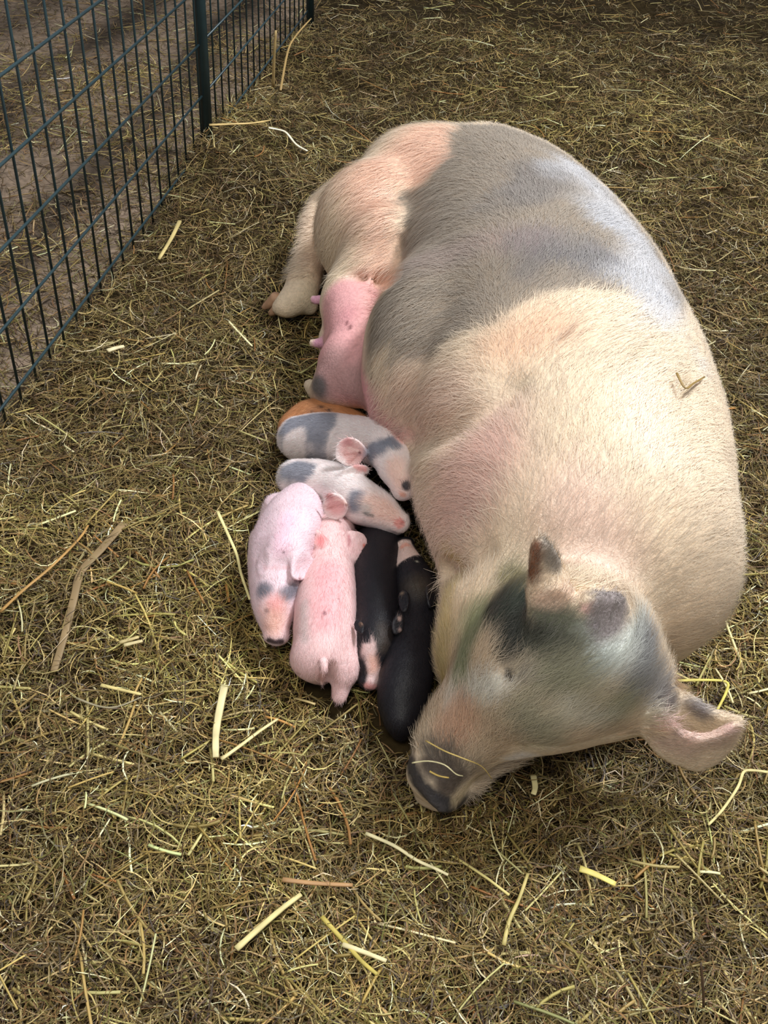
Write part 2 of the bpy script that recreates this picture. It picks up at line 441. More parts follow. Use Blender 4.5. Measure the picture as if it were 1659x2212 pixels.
    c.patch([(640, 700), (690, 600), (690, 480), (660, 420), (740, 420), (780, 520), (850, 620), (700, 640)], (216, 198, 168), soft=.03, amt=.8)
    w0 = c.patch([(1000, 252), (988, 285), (980, 330), (930, 368), (915, 402), (882, 402), (862, 425), (858, 480), (868, 560), (862, 600), (822, 640), (790, 720), (778, 800), (840, 780), (900, 770), (950, 745), (1050, 700), (1120, 655), (1200, 630), (1340, 628), (1430, 650), (1490, 690), (1540, 600), (1500, 500), (1300, 250), (1100, 200)],
            grey, soft=.008, nz=.010, nsc=26)
    for a, r_, am in (([(1290, 440), (1340, 490)], 40, .5), ([(1150, 520), (1230, 560), (1310, 560)], 60, .75), ([(1180, 360), (1120, 420)], 50, .5), ([(1400, 600), (1440, 650)], 40, .35)):
        c.spot(a, r_, (84, 84, 92), soft=.9, amt=am, ns=.9)
    c.spot([(1230, 350), (1330, 460), (1420, 600), (1460, 680)], 55, (190, 190, 194), soft=1.0, amt=.8, ns=1.3)
    c.spot([(1150, 500), (900, 560)], 50, (150, 128, 122), soft=.9, amt=.5)
    ud = 1 - sstep(.150, .185, V[:, 2] + 0 * V[:, 0]) * sstep(-.06, -.03, V[:, 0]); keepC = c.C.copy()
    c.spot([(775, 640), (765, 740), (750, 800), (790, 850), (840, 860)], 84, (214, 157, 154), soft=.25, amt=.95, ns=.08); c.spot([(715, 640), (705, 690), (710, 760), (715, 820)], 56, (212, 156, 155), soft=.4, amt=.9, ns=.08)
    c.C = keepC * (1 - ud[:, None]) + c.C * ud[:, None]
    c.spot([(700, 780), (680, 850), (760, 830)], 40, (150, 125, 120), soft=.6, amt=.6)
    c.spot([(676, 838)], 26, (84, 84, 84), soft=.5, amt=.9); c.spot([(800, 860), (775, 840)], 30, (226, 160, 166), soft=.8, amt=.7)
    for x, y in ((673, 648), (674, 742)): c.spot([(x + 4, y)], 16, (222, 160, 186), soft=.4, amt=.9)
    c.spot([(745, 685), (750, 700)], 5, (90, 50, 50), amt=.8); c.spot([(745, 670)], 30, (190, 120, 130), soft=.9, amt=.4)
    c.spot([(960, 860), (860, 860)], 70, (205, 158, 142), soft=.9, amt=.5)
    c.spot([(1000, 1010), (1050, 960), (980, 1100)], 90, (214, 166, 156), soft=.9, amt=.7)
    c.spot([(1180, 690), (1100, 740)], 60, (222, 172, 136), soft=.9, amt=.55)
    c.spot([(1220, 1080), (1300, 1200)], 90, (235, 200, 188), soft=.9, amt=.5)
    c.spot([(1480, 830)], 26, (150, 125, 70), soft=.6, amt=.6)
    c.spot([(1200, 730), (1230, 700)], 8, (150, 115, 90), soft=.9, amt=.6); c.spot([(1305, 970)], 6, (110, 100, 90), amt=.7); c.spot([(1350, 770), (1390, 740)], 7, (160, 140, 105), soft=.9, amt=.5)
    # head
    c.spot([(960, 1280), (950, 1380), (940, 1470)], 34, (214, 196, 120), soft=.9, amt=.65)
    c.spot([(985, 1240), (960, 1200)], 30, (205, 185, 110), soft=.9, amt=.5)
    c.spot([(1010, 1360), (985, 1440)], 58, (150, 168, 122), soft=.6, amt=.85)
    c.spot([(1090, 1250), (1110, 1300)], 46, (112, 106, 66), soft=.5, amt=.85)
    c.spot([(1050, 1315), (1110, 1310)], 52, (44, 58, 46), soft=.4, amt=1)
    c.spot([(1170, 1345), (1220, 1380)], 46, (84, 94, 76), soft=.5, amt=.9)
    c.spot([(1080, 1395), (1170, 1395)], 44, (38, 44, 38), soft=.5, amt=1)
    c.spot([(1250, 1420), (1190, 1470)], 60, (116, 118, 98), soft=.8, amt=.8)
    c.spot([(1320, 1440), (1380, 1400), (1370, 1450)], 56, (208, 214, 208), soft=.8, amt=.85, ns=.8)
    c.spot([(1200, 1500), (1270, 1530), (1330, 1560)], 60, (150, 148, 116), soft=.8, amt=.85, ns=.8); c.spot([(1290, 1570), (1210, 1560)], 26, (206, 206, 190), soft=.9, amt=.6, ns=.9)
    c.spot([(1400, 1420), (1380, 1490), (1430, 1500)], 42, (128, 126, 128), soft=.7, amt=.85)
    c.spot([(1100, 1560), (1150, 1600)], 46, (166, 164, 138), soft=.8, amt=.8)
    c.spot([(1050, 1495), (1000, 1515), (960, 1535)], 30, (240, 236, 226), soft=.6, amt=.9)
    c.spot([(985, 1565), (955, 1590)], 40, (212, 168, 138), soft=.7, amt=.85)
    c.spot([(1140, 1645), (1110, 1655)], 24, (236, 230, 226), soft=.7, amt=.8)
    c.spot([(1078, 1448), (1086, 1460), (1096, 1472)], 9, (30, 24, 22), soft=.5, amt=.97)
    c.spot([(1112, 1478)], 13, (206, 196, 180), soft=.8, amt=.6)
    c.spot([(918, 1650), (950, 1665), (985, 1700), (1000, 1690)], 34, (72, 62, 56), soft=.5, amt=.95)
    dq = (V - DISC[0]); da = dq @ DISC[1]; dr = np.linalg.norm(dq - da[:, None] * DISC[1], axis=1)
    c.mix(.97 * (1 - sstep(.006, .012, np.abs(da + .001))) * (1 - sstep(.034, .040, dr)) * sstep(-.045, -.025, dq[:, 2]), (46, 44, 47))
    c.spot([(1030, 1700), (1000, 1730)], 20, (196, 176, 140), soft=.6, amt=.7)
    # ears
    c.patch([(1262, 1335), (1266, 1290), (1274, 1270), (1350, 1275), (1370, 1330), (1355, 1385), (1300, 1400), (1270, 1380)], (132, 122, 124), soft=.004, amt=.9, nz=.003)
    c.spot([(1200, 1300), (1160, 1310), (1235, 1290)], 24, (222, 192, 168), soft=.6, amt=.9)
    c.spot([(1248, 1325)], 11, (232, 186, 176), soft=.5, amt=.9)
    c.spot([(1190, 1180), (1205, 1230)], 20, (150, 140, 130), soft=.6, amt=.9)
    c.spot([(1146, 1190), (1152, 1230), (1150, 1260)], 16, (122, 76, 52), soft=.5, amt=.95)
    c.spot([(1440, 1510), (1490, 1530)], 26, (112, 104, 104), soft=.5, amt=.95)
    c.spot([(1440, 1555), (1500, 1565), (1560, 1566)], 17, (228, 182, 180), soft=.6, amt=.95)
    c.spot([(1500, 1630), (1450, 1610), (1560, 1610)], 40, (208, 178, 160), soft=.6, amt=.8)
    c.spot([(1465, 1592)], 9, (110, 90, 75), soft=.9, amt=.7)
    sow = empty('sow', (0.15, 1.2, 0.0))
    tag(sow, 'large cream and grey spotted sow asleep on her side on the straw, nursing piglets', 'pig')
    body = mesh_obj('body', V, Fc, SKIN, sow, c.C)
    # bristles follow the coat: from head to tail, then down the flank
    nose = gp(950, 1690, .05)
    def flow(Pp):
        t = sstep(0.5, 1.9, Pp[:, 1])
        d = np.stack([0.28 + 0.9 * (t - .5) * -1.0 + 0 * t, 0.75 + 0 * t, 0 * t - .25], -1)
        head = 1 - sstep(.62, .80, Pp[:, 1])
        hd = Pp - nose; hd = hd / (np.linalg.norm(hd, axis=1, keepdims=True) + 1e-6)
        left = (sstep(0.16, -0.02, Pp[:, 0]) * (1 - head))[:, None]
        d = d * (1 - left) + np.array([-0.8, -0.25, -.5]) * left
        d = d * (1 - head[:, None]) + hd * head[:, None]
        sw = noise3(Pp, 7.0)[:, None] * 0.5
        return d + np.concatenate([sw, -sw * .5, sw * 0], 1)
    # bare skin at the udder and snout carries almost no bristles
    px, py, _ = pj(V); bald = (px < 800) & (py > 600) & (py < 900)
    bald |= (np.linalg.norm(V - gp(935, 1705, .05), axis=1) < .036)
    keep = ~bald[Fc].any(1)
    eary = np.zeros(len(V), bool)
    for q, r_ in ((gp(1178, 1220, .30), .040), (gp(1200, 1300, .275), .035), (gp(1315, 1330, .268), .042), (gp(1540, 1590, .12), .055), (gp(1460, 1580, .12), .045)): eary |= np.linalg.norm(V - q, axis=1) < r_
    eary |= np.linalg.norm(V - gp(1088, 1460, .195), axis=1) < .012
    ear_f = eary[Fc].any(1)
    TINT = ((236, 230, 218), .16)
    hairs('bristles', sow, V, Fc[keep & ~ear_f], N, c.C, 110000, .020, .00022, flow, HAIR, lift=.08, bright=1.05, jitter=.35, seed=4, tint=TINT)
    hairs('ear_bristles', sow, V, Fc[ear_f], N, c.C, 9000, .007, .0002, flow, HAIR, lift=.12, bright=1.05, jitter=.4, seed=6, tint=TINT)
    hm = V[:, 1] < .70
    kk = keep & hm[Fc].all(1) & ~ear_f
    hairs('head_bristles', sow, V, Fc[kk], N, c.C, 20000, .019, .00022, flow, HAIR, lift=.12, bright=1.05, jitter=.4, seed=5, tint=(TINT[0], .06))
    # two toes of the upper hind foot
    hoofm = material('hoof_horn', rough=0.5, attr=False, color=lin((178, 140, 110)), nscale=90, namp=.25)
    for off, nm in (((598, 668), 'hoof'), ((584, 655), 'hoof')):
        Hf = Field(gp(*off, .02) - .045, gp(*off, .02) + .045, .0016)
        a = gp(off[0] + 12, off[1] - 8, .024); b = gp(off[0] - 12, off[1] + 8, .008)
        Hf.cone(a, b, .0125, .0055, k=.002)
        hv, hf = Hf.mesh(); h_ = mesh_obj(nm, hv, hf, hoofm, sow); h_['label'] = 'pale horn hoof toe'
    return S
SOW = build_sow()

# ------------------------------------------------------------------ piglets
FIELDS = [SOW]
def build_piglet(label, spine, base, legs=(), ears=(), extra=None, paint=None, tail=None, k=.018, fuzz=(9000, .0065, 1.15, None), flatz=None, var=.04, seed=0.0):
    pts = np.array([gp(p[0], p[1], p[2]) for p in spine]); R = max(p[3] for p in spine)
    allp = [pts] + [np.array([gp(q[0], q[1], q[2]) for q in L]) for L in legs] + [np.array([gp(*q) for q in e[1]]) for e in ears]
    A = np.concatenate(allp)
    lo = A.min(0) - R - .012; hi = A.max(0) + R + .012; lo[2] = max(lo[2], -.02)
    S = Field(lo, hi, 0.0019)
    Q = S.chain(spine, k)
    for L in legs: S.chain(L, .012)
    if tail: S.chain(tail, .004)
    for e in ears: S.plate(e[0], e[1], e[2] if len(e) > 2 else .0021, bend=e[3] if len(e) > 3 else 0, k=.006, cup=e[4] if len(e) > 4 else 0)
    if extra: extra(S)
    V, Fc = S.mesh(); N = vnormals(V, Fc)
    V = V + N * (0.0007 * noise3(V + seed, 70.0))[:, None]
    c = Coat(V, N, base, seed, var)
    if paint: paint(c)
    ctr = pts.mean(0)
    root = empty('piglet', (ctr[0], ctr[1], 0.0)); tag(root, label, 'piglet')
    mesh_obj('body', V, Fc, PSKIN, root, c.C)
    P0 = np.array([Q[i, :3] for i in range(len(Q))])
    T = np.gradient(P0, axis=0); T /= np.linalg.norm(T, axis=1, keepdims=True)
    def flow(Pp):
        j = np.argmin(((Pp[:, None, :] - P0[None]) ** 2).sum(-1), axis=1)
        return -T[j] + np.array([0, 0, -.3])
    hairs('fuzz', root, V, Fc, N, c.C, fuzz[0], fuzz[1], .00013, flow, HAIR, lift=.10, bright=fuzz[2], jitter=.45, seed=int(seed * 10) + 11, tint=fuzz[3])
    FIELDS.append(S)
    return S

WHITE, PINK, GREYP, BLACK = (234, 220, 217), (222, 168, 170), (112, 118, 132), (27, 25, 30)
# spines run from rump to nose
build_piglet('white piglet with grey saddle and black nose, highest in the photo of the white ones',
    [(648, 948, .045, .031), (695, 946, .058, .0340), (750, 951, .074, .0335), (802, 954, .100, .0295), (840, 973, .120, .0280), (861, 1010, .120, .0245), (872, 1038, .116, .0190), (876, 1050, .114, .0155)],
    WHITE, legs=[[(660, 975, .03, .018), (650, 990, .012, .011)], [(770, 975, .03, .016), (780, 1005, .01, .009)]],
    ears=[([(728, 990), (728, 962), (745, 945), (770, 945), (790, 962), (797, 980), (785, 995), (775, 1005), (752, 1008)], [(730, 985, .110), (790, 970, .128), (760, 1008, .104)], .0021, 0, 9.0),
          ([(800, 905), (825, 905), (855, 920), (878, 950), (868, 965), (840, 945)], [(805, 905, .125), (878, 955, .128), (840, 940, .142)], .0021, -4, 0)],
    extra=lambda S: (S.chain([(871, 1056, .112, .0120), (866, 1064, .106, .010)], .005),
                     S.cone(gp(883, 1048, .118), gp(881, 1055, .114), .0095, .0095, .002),
                     S.chain([(816, 1018, .142, .0014), (832, 1030, .138, .0014)], .003, cut=True)),
    paint=lambda c: (c.patch([(598, 940), (620, 895), (690, 880), (728, 884), (722, 915), (705, 935), (700, 965), (678, 978), (658, 962), (652, 925), (625, 930), (605, 960)], GREYP, soft=.004, amt=.85, nz=.002),
                     c.spot([(795, 985), (815, 965)], 20, GREYP, soft=.5, amt=.9), c.spot([(845, 950), (858, 958)], 14, GREYP, soft=.5, amt=.9),
                     c.spot([(800, 1005), (808, 1020)], 12, (150, 152, 156), soft=.7, amt=.7),
                     c.spot([(850, 1010), (862, 1040)], 22, (234, 190, 170), soft=.8, amt=.7),
                     c.spot([(884, 1052)], 11, (52, 48, 54), soft=.3, amt=.97, ns=.05), c.spot([(868, 1074)], 8, (222, 150, 120), soft=.5, amt=.7),
                     c.spot([(760, 978)], 26, (230, 178, 172), soft=.5, amt=.85), c.spot([(748, 956)], 12, (196, 128, 130), soft=.7, amt=.7), c.spot([(740, 984), (768, 979)], 2.5, (196, 140, 132), soft=.8, amt=.8), c.spot([(752, 1000), (770, 984)], 2.5, (196, 140, 132), soft=.8, amt=.8), c.spot([(748, 965), (770, 976)], 3, (246, 214, 204), soft=.8, amt=.8), c.spot([(775, 980)], 4, (110, 50, 45), soft=.5, amt=.9),
                     c.spot([(850, 925), (875, 952)], 10, (232, 178, 168), soft=.5, amt=.9)), seed=1.1)

build_piglet('white piglet with pink snout whose head lies across the top of the black one',
    [(640, 1034, .048, .025), (694, 1042, .058, .029), (735, 1056, .066, .030), (772, 1080, .082, .0285), (815, 1100, .084, .0235), (845, 1118, .082, .0165), (864, 1130, .080, .0120)],
    WHITE, legs=[[(700, 1050, .03, .015), (700, 1080, .01, .009)]],
    ears=[([(700, 1100), (700, 1075), (712, 1062), (735, 1066), (752, 1085), (754, 1105), (738, 1120), (715, 1118)], [(702, 1095, .092), (750, 1088, .104), (725, 1120, .080)], .0021, 0, 9.0),
          ([(730, 1035), (742, 1015), (770, 1003), (795, 1010), (798, 1024), (775, 1024), (750, 1030)], [(732, 1034, .098), (797, 1022, .104), (768, 1004, .118)], .0022, -8, 0)],
    extra=lambda S: (S.ell(gp(869, 1131, .080), (.0050, .0125, .0120), R=np.array([[.85, -.5, -.1], [.5, .86, 0], [.1, -.05, 1]]), k=.0015),
                     S.chain([(780, 1104, .1085, .0010), (790, 1116, .105, .0014), (806, 1116, .101, .0010)], .003, cut=True),
                     S.chain([(836, 1140, .068, .009), (858, 1144, .067, .007)], .006)),
    paint=lambda c: (c.patch([(596, 1040), (606, 1012), (640, 994), (682, 1000), (678, 1022), (650, 1040), (620, 1052)], GREYP, soft=.004, amt=.85, nz=.002),
                     c.spot([(768, 1070), (762, 1090)], 20, GREYP, soft=.5, amt=.9),
                     c.spot([(825, 1090), (800, 1085), (845, 1108)], 24, (236, 192, 174), soft=.8, amt=.75),
                     c.spot([(786, 1112), (800, 1118)], 4, (90, 88, 84), soft=.7, amt=.9), c.spot([(785, 1100)], 12, (170, 172, 168), soft=.8, amt=.6),
                     c.spot([(870, 1130)], 12, (228, 152, 142), soft=.35, amt=.9, ns=.05), c.spot([(873, 1130)], 4, (190, 100, 96), soft=.6, amt=.8), c.spot([(725, 1092)], 24, (228, 170, 168), soft=.5, amt=.85),
                     c.spot([(710, 1072)], 9, (186, 112, 112), soft=.7, amt=.8), c.spot([(712, 1098), (742, 1090)], 2.5, (190, 130, 124), soft=.8, amt=.8), c.spot([(722, 1078), (744, 1086)], 3, (244, 206, 196), soft=.8, amt=.8), c.spot([(750, 1095)], 4, (150, 100, 90), soft=.8, amt=.8), c.spot([(768, 1010), (792, 1018)], 8, (222, 160, 156), soft=.5, amt=.9)), seed=2.2)

build_piglet('white piglet at the left edge of the pile, grey eye patches, nose pointing down',
    [(652, 1086, .042, .026), (637, 1124, .054, .0375), (612, 1185, .058, .0400), (599, 1240, .058, .0330), (594, 1295, .050, .0270), (595, 1340, .040, .0190), (597, 1366, .034, .0140)],
    (226, 200, 206), legs=[[(570, 1170, .03, .018), (556, 1215, .012, .010)], [(600, 1100, .03, .02), (578, 1130, .012, .012)]],
    ears=[([(560, 1235), (562, 1210), (578, 1195), (588, 1210), (580, 1238), (568, 1246)], [(562, 1238, .078), (585, 1235, .086), (572, 1200, .088)], .0020, 0, 0),
          ([(626, 1250), (628, 1218), (642, 1204), (664, 1206), (676, 1220), (668, 1238), (650, 1256)], [(630, 1250, .082), (672, 1235, .070), (640, 1206, .090)], .0020, 0, 6.0)],
    extra=lambda S: (S.chain([(584, 1375, .034, .0078), (597, 1377, .034, .0088), (610, 1375, .034, .0078)], .004),
                     S.chain([(622, 1125, .090, .006), (606, 1180, .098, .006)], .03), S.chain([(664, 1125, .084, .006), (642, 1180, .091, .006)], .03)),
    paint=lambda c: (c.spot([(571, 1270)], 19, (92, 94, 104), soft=.6, amt=.9), c.spot([(624, 1284), (640, 1272)], 17, (92, 94, 104), soft=.6, amt=.9),
                     c.spot([(600, 1320), (597, 1350)], 28, (226, 172, 150), soft=.8, amt=.8), c.spot([(600, 1300)], 18, (226, 150, 148), soft=.9, amt=.7),
                     c.spot([(580, 1388), (612, 1388)], 7, (48, 34, 40), soft=.4, amt=.95), c.spot([(572, 1320)], 5, (110, 90, 90), soft=.8, amt=.7),
                     c.spot([(625, 1110), (610, 1180)], 16, (232, 184, 202), soft=.9, amt=.5),
                     c.spot([(570, 1225), (650, 1228)], 4, (222, 160, 160), soft=.9, amt=.4), c.spot([(650, 1253)], 4, (130, 50, 50), soft=.6, amt=.8),
                     c.spot([(620, 1193)], 2.5, (60, 40, 40), amt=.9)), seed=3.3)

build_piglet('plain pink piglet in the middle of the pile seen from behind, tail toward the viewer',
    [(694, 1408, .045, .0290), (700, 1360, .050, .0340), (706, 1290, .053, .0345), (713, 1215, .056, .0275), (716, 1165, .056, .0265), (735, 1130, .05, .020), (760, 1118, .045, .013)],
    (228, 192, 190), legs=[[(738, 1395, .04, .023), (744, 1440, .034, .0185), (738, 1476, .022, .0120), (733, 1504, .012, .0085)],
                    [(672, 1424, .04, .022), (682, 1450, .022, .013), (696, 1460, .010, .010)],
                    [(750, 1250, .03, .014), (756, 1290, .012, .008)]],
    ears=[([(678, 1180), (670, 1158), (678, 1142), (695, 1148), (706, 1168), (700, 1182)], [(680, 1180, .078), (704, 1175, .084), (680, 1146, .086)], .0026, 0, 0),
          ([(748, 1150), (765, 1146), (786, 1152), (795, 1172), (790, 1196), (770, 1212), (755, 1200)], [(750, 1152, .082), (792, 1165, .072), (765, 1210, .066)], .0021, 0, -4.0)],
    tail=[(698, 1430, .064, .0050), (700, 1447, .060, .0040), (697, 1462, .050, .0030), (695, 1476, .038, .0022)],
    extra=lambda S: S.chain([(712, 1440, .05, .003), (708, 1470, .03, .004)], .010, cut=True),
    paint=lambda c: (c.spot([(715, 1230), (712, 1330)], 32, (226, 160, 164), soft=.9, amt=.7), c.spot([(690, 1164)], 13, (226, 130, 130), soft=.7, amt=.8),
                     c.spot([(678, 1153)], 4, (120, 60, 60), soft=.5, amt=.85), c.spot([(790, 1174)], 5, (206, 104, 84), soft=.7, amt=.9), c.spot([(752, 1155), (757, 1175)], 4, (170, 80, 90), soft=.8, amt=.7),
                     c.spot([(770, 1180)], 16, (224, 178, 178), soft=.7, amt=.5),
                     c.spot([(701, 1318)], 5, (130, 84, 92), soft=.6, amt=.9), c.spot([(734, 1290)], 3, (130, 84, 92), soft=.6, amt=.7),
                     c.spot([(690, 1465)], 14, (170, 110, 96), soft=.9, amt=.6), c.spot([(655, 1300), (655, 1380)], 10, (206, 190, 186), soft=.9, amt=.6)), seed=4.4)

dark_f = (5000, .006, 1.3, None)
build_piglet('black piglet with a white blaze and pink snout, nose pointing down beside the pink one',
    [(826, 1150, .040, .0270), (816, 1205, .045, .0300), (812, 1270, .048, .0295), (814, 1335, .048, .0260), (812, 1390, .046, .0250), (806, 1432, .038, .0175), (801, 1460, .030, .0120)],
    BLACK, legs=[[(780, 1340, .03, .014), (772, 1380, .01, .009)]],
    ears=[([(766, 1362), (764, 1345), (776, 1338), (788, 1350), (784, 1372)], [(766, 1362, .07), (788, 1365, .075), (775, 1340, .075)], .0020, 0, 0),
          ([(846, 1365), (846, 1340), (862, 1322), (874, 1336), (872, 1362), (858, 1374)], [(848, 1366, .074), (872, 1360, .072), (862, 1324, .082)], .0020, 0, 0)],
    extra=lambda S: (S.chain([(788, 1472, .028, .0075), (799, 1475, .029, .0085), (811, 1472, .028, .0075)], .004), S.chain([(828, 1440, .026, .012), (815, 1465, .022, .009)], .008)),
    paint=lambda c: (c.patch([(800, 1368), (808, 1385), (814, 1400), (808, 1420), (820, 1450), (835, 1440), (846, 1420), (842, 1450), (820, 1500), (775, 1510), (788, 1450), (776, 1410), (778, 1392), (795, 1385)], (222, 190, 186), soft=.002, amt=.95, nz=.002),
                     c.spot([(800, 1430), (806, 1440)], 10, (228, 176, 158), soft=.9, amt=.8), c.spot([(790, 1486), (812, 1484)], 7, (224, 158, 154), soft=.6, amt=.8),
                     c.spot([(866, 1334)], 5, (190, 160, 150), soft=.7, amt=.8), c.spot([(868, 1358)], 4, (190, 160, 150), soft=.7, amt=.7), c.spot([(777, 1346)], 5, (120, 90, 70), soft=.8, amt=.7),
                     c.spot([(833, 1400), (830, 1350)], 14, (66, 54, 44), soft=.9, amt=.6)), fuzz=dark_f, seed=5.5)

build_piglet('black piglet with a pale pink and white snout pointing up, lying against the sow’s cheek',
    [(866, 1548, .026, .0200), (870, 1502, .034, .0270), (880, 1450, .042, .0290), (892, 1385, .045, .0260), (902, 1330, .046, .0250), (899, 1278, .052, .0270), (886, 1232, .055, .0205), (877, 1196, .056, .0130), (872, 1182, .056, .0105)],
    BLACK, legs=[[(858, 1530, .02, .014), (846, 1520, .01, .010)], [(872, 1555, .02, .013), (866, 1585, .008, .008)]],
    ears=[([(860, 1300), (862, 1280), (876, 1272), (886, 1290), (882, 1318), (868, 1324)], [(862, 1300, .078), (884, 1300, .082), (872, 1275, .082)], .0020, 0, 0),
          ([(922, 1300), (920, 1268), (936, 1256), (946, 1272), (940, 1304), (930, 1316)], [(922, 1304, .080), (942, 1300, .070), (934, 1258, .080)], .0020, 0, 0)],
    extra=lambda S: (S.chain([(862, 1180, .056, .0085), (878, 1176, .057, .0095)], .004)),
    paint=lambda c: (c.patch([(845, 1225), (848, 1180), (868, 1160), (890, 1165), (910, 1196), (896, 1196), (880, 1200), (862, 1212), (852, 1225)], (228, 200, 190), soft=.0015, amt=.95, nz=.001),
                     c.spot([(866, 1176), (880, 1172)], 7, (228, 160, 140), soft=.6, amt=.8), c.spot([(900, 1260)], 30, (70, 60, 48), soft=.9, amt=.7),
                     c.spot([(866, 1280)], 4, (130, 110, 90), soft=.8, amt=.8), c.spot([(903, 1208)], 3, (180, 176, 160), soft=.7, amt=.8)), fuzz=dark_f, seed=6.6)

build_piglet('ginger piglet with black specks, mostly hidden behind the uppermost grey-saddled piglet',
    [(640, 925, .030, .0250), (672, 908, .036, .0290), (712, 906, .038, .0290), (752, 922, .04, .026), (790, 935, .045, .020), (820, 945, .05, .014)],
    (190, 132, 88), legs=[[(640, 940, .02, .014), (625, 955, .008, .009)]],
    paint=lambda c: (c.spot([(697, 876)], 5, (60, 40, 36), soft=.5, amt=.9), c.spot([(712, 881)], 5, (60, 40, 36), soft=.5, amt=.9), c.spot([(675, 886)], 4, (90, 60, 46), soft=.5, amt=.7)),
    seed=7.7, var=.08)

# ------------------------------------------------------------------ straw bedding
STRAW = material('dry_straw', rough=0.5, spec=0.35)
def strands(n, sampler, Lr, Wr, pal, pw, zl, tube, seed, bend=.25, tilt=.22):
    g = np.random.default_rng(seed)
    xy = sampler(g, n); n = len(xy)
    L = g.uniform(*Lr, n) * (0.6 + 0.8 * g.random(n) ** 2); W = g.uniform(*Wr, n) * 0.5
    th = g.uniform(0, 2 * np.pi, n) + 0.6 * noise3(np.stack([xy[:, 0], xy[:, 1], xy[:, 0] * 0 + .5], -1), 6.0)
    bd = g.normal(0, bend, n); tl = g.normal(0, tilt, n)
    K = 5; t = np.linspace(-.5, .5, K)
    ang = th[:, None] + bd[:, None] * 2 * t[None] * 1.6
    step = L[:, None] / (K - 1)
    dx = np.cumsum(np.cos(ang) * step, 1); dy = np.cumsum(np.sin(ang) * step, 1)
    dx -= dx.mean(1, keepdims=True); dy -= dy.mean(1, keepdims=True)
    X = xy[:, :1] + dx; Y = xy[:, 1:] + dy
    z0 = g.uniform(*zl, n)
    gz = terrain(X.ravel(), Y.ravel()).reshape(n, K)
    Z = gz.mean(1, keepdims=True) * .6 + gz * .4 + z0[:, None] + t[None] * (L * tl)[:, None] - (np.abs(bd) * L * .2)[:, None] * (t[None] ** 2) * 4 * g.choice([-1, 1], n)[:, None]
    Z = np.maximum(Z, gz - .004)
    P = np.stack([X, Y, Z], -1)
    ok = np.ones(n, bool)
    for fi, Fd in enumerate(FIELDS):
        d = Fd.sample(P.reshape(-1, 3)).reshape(n, K); ok &= (d.min(1) > (W * .8 + .002 if fi == 0 else .011))
        # nothing may hide under the middle of a body: skip it
    P = P[ok]; W = W[ok]; n = len(P)
    T = np.gradient(P, axis=1); T /= np.linalg.norm(T, axis=2, keepdims=True) + 1e-9
    up = np.stack([g.normal(0, .45, n), g.normal(0, .45, n), np.ones(n)], -1)[:, None, :]
    S = np.cross(T, up); S /= np.linalg.norm(S, axis=2, keepdims=True) + 1e-9; U = np.cross(S, T)
    taper = np.array([.55, 1, 1, .95, .5] if not tube else [1, 1, 1, 1, 1])[None, :, None]
    Wt = W[:, None, None] * taper
    if tube:
        M_ = 4; ring = [P + S * Wt * math.cos(a) + U * Wt * .7 * math.sin(a) for a in (0.4, 1.97, 3.54, 5.11)]
    else:
        M_ = 2; ring = [P - S * Wt, P + S * Wt]
    VV = np.stack(ring, 2)                      # n, K, M, 3
    ids = np.arange(n * K * M_).reshape(n, K, M_)
    Fs = []
    for m in range(M_ if tube else 1):
        m2 = (m + 1) % M_
        Fs.append(np.stack([ids[:, :-1, m], ids[:, :-1, m2], ids[:, 1:, m2], ids[:, 1:, m]], -1).reshape(-1, 4))
    Fc = np.concatenate(Fs)
    if tube: Fc = np.concatenate([Fc, ids[:, 0, ::-1], ids[:, -1, :]])
    ci = g.choice(len(pal), n, p=np.array(pw) / sum(pw)); col = np.array([lin(p) for p in pal])[ci]
    col = col * np.exp(g.normal(0, .22, (n, 1))) * (1 + .05 * g.normal(size=(n, 3)))
    q2 = np.stack([P[:, 2, 0], P[:, 2, 1], P[:, 2, 0] * 0], -1); big = (noise3(q2, 3.0) + .9 * noise3(q2 + 3, 12.0))[:, None]
    col = np.clip(col * np.exp(.30 * big - .04) * (1 + .05 * big * np.array([0, .6, -1])), 0.004, .85)
    C = np.repeat(col, K * M_, 0)
    return VV.reshape(-1, 3), Fc, C

def inside_sampler(y0, y1, xw, sparse=1.5):
    def f(g, n):
        m = int(n * 3.2); x = g.uniform(-1.5, 1.6, m); y = y0 + (y1 - y0) * g.random(m)
        lim = .62 + .42 * np.maximum(y, 0)
        p = np.minimum(1, (1.0 / np.maximum(np.hypot(y, .9), .9)) ** sparse)
        k = (g.random(m) < p) & (np.abs(x) < lim) & (fence_side(x, y) < .015)
        return np.stack([x[k], y[k]], -1)[:n]
    return f
def outside_sampler(g, n):
    m = n * 4; x = g.uniform(-1.7, 0, m); y = g.uniform(.6, 4.2, m)
    s = fence_side(x, y); w_ = .35 + .6 * (noise3(np.stack([x, y, x * 0], -1), 3.0) > .0) * 1.0
    w_ = np.where(s < .08 + .55 * sstep(2.4, 1.3, y), 1.0, w_)
    k = (s > .0) & (g.random(m) < w_); return np.stack([x[k], y[k]], -1)[:n]

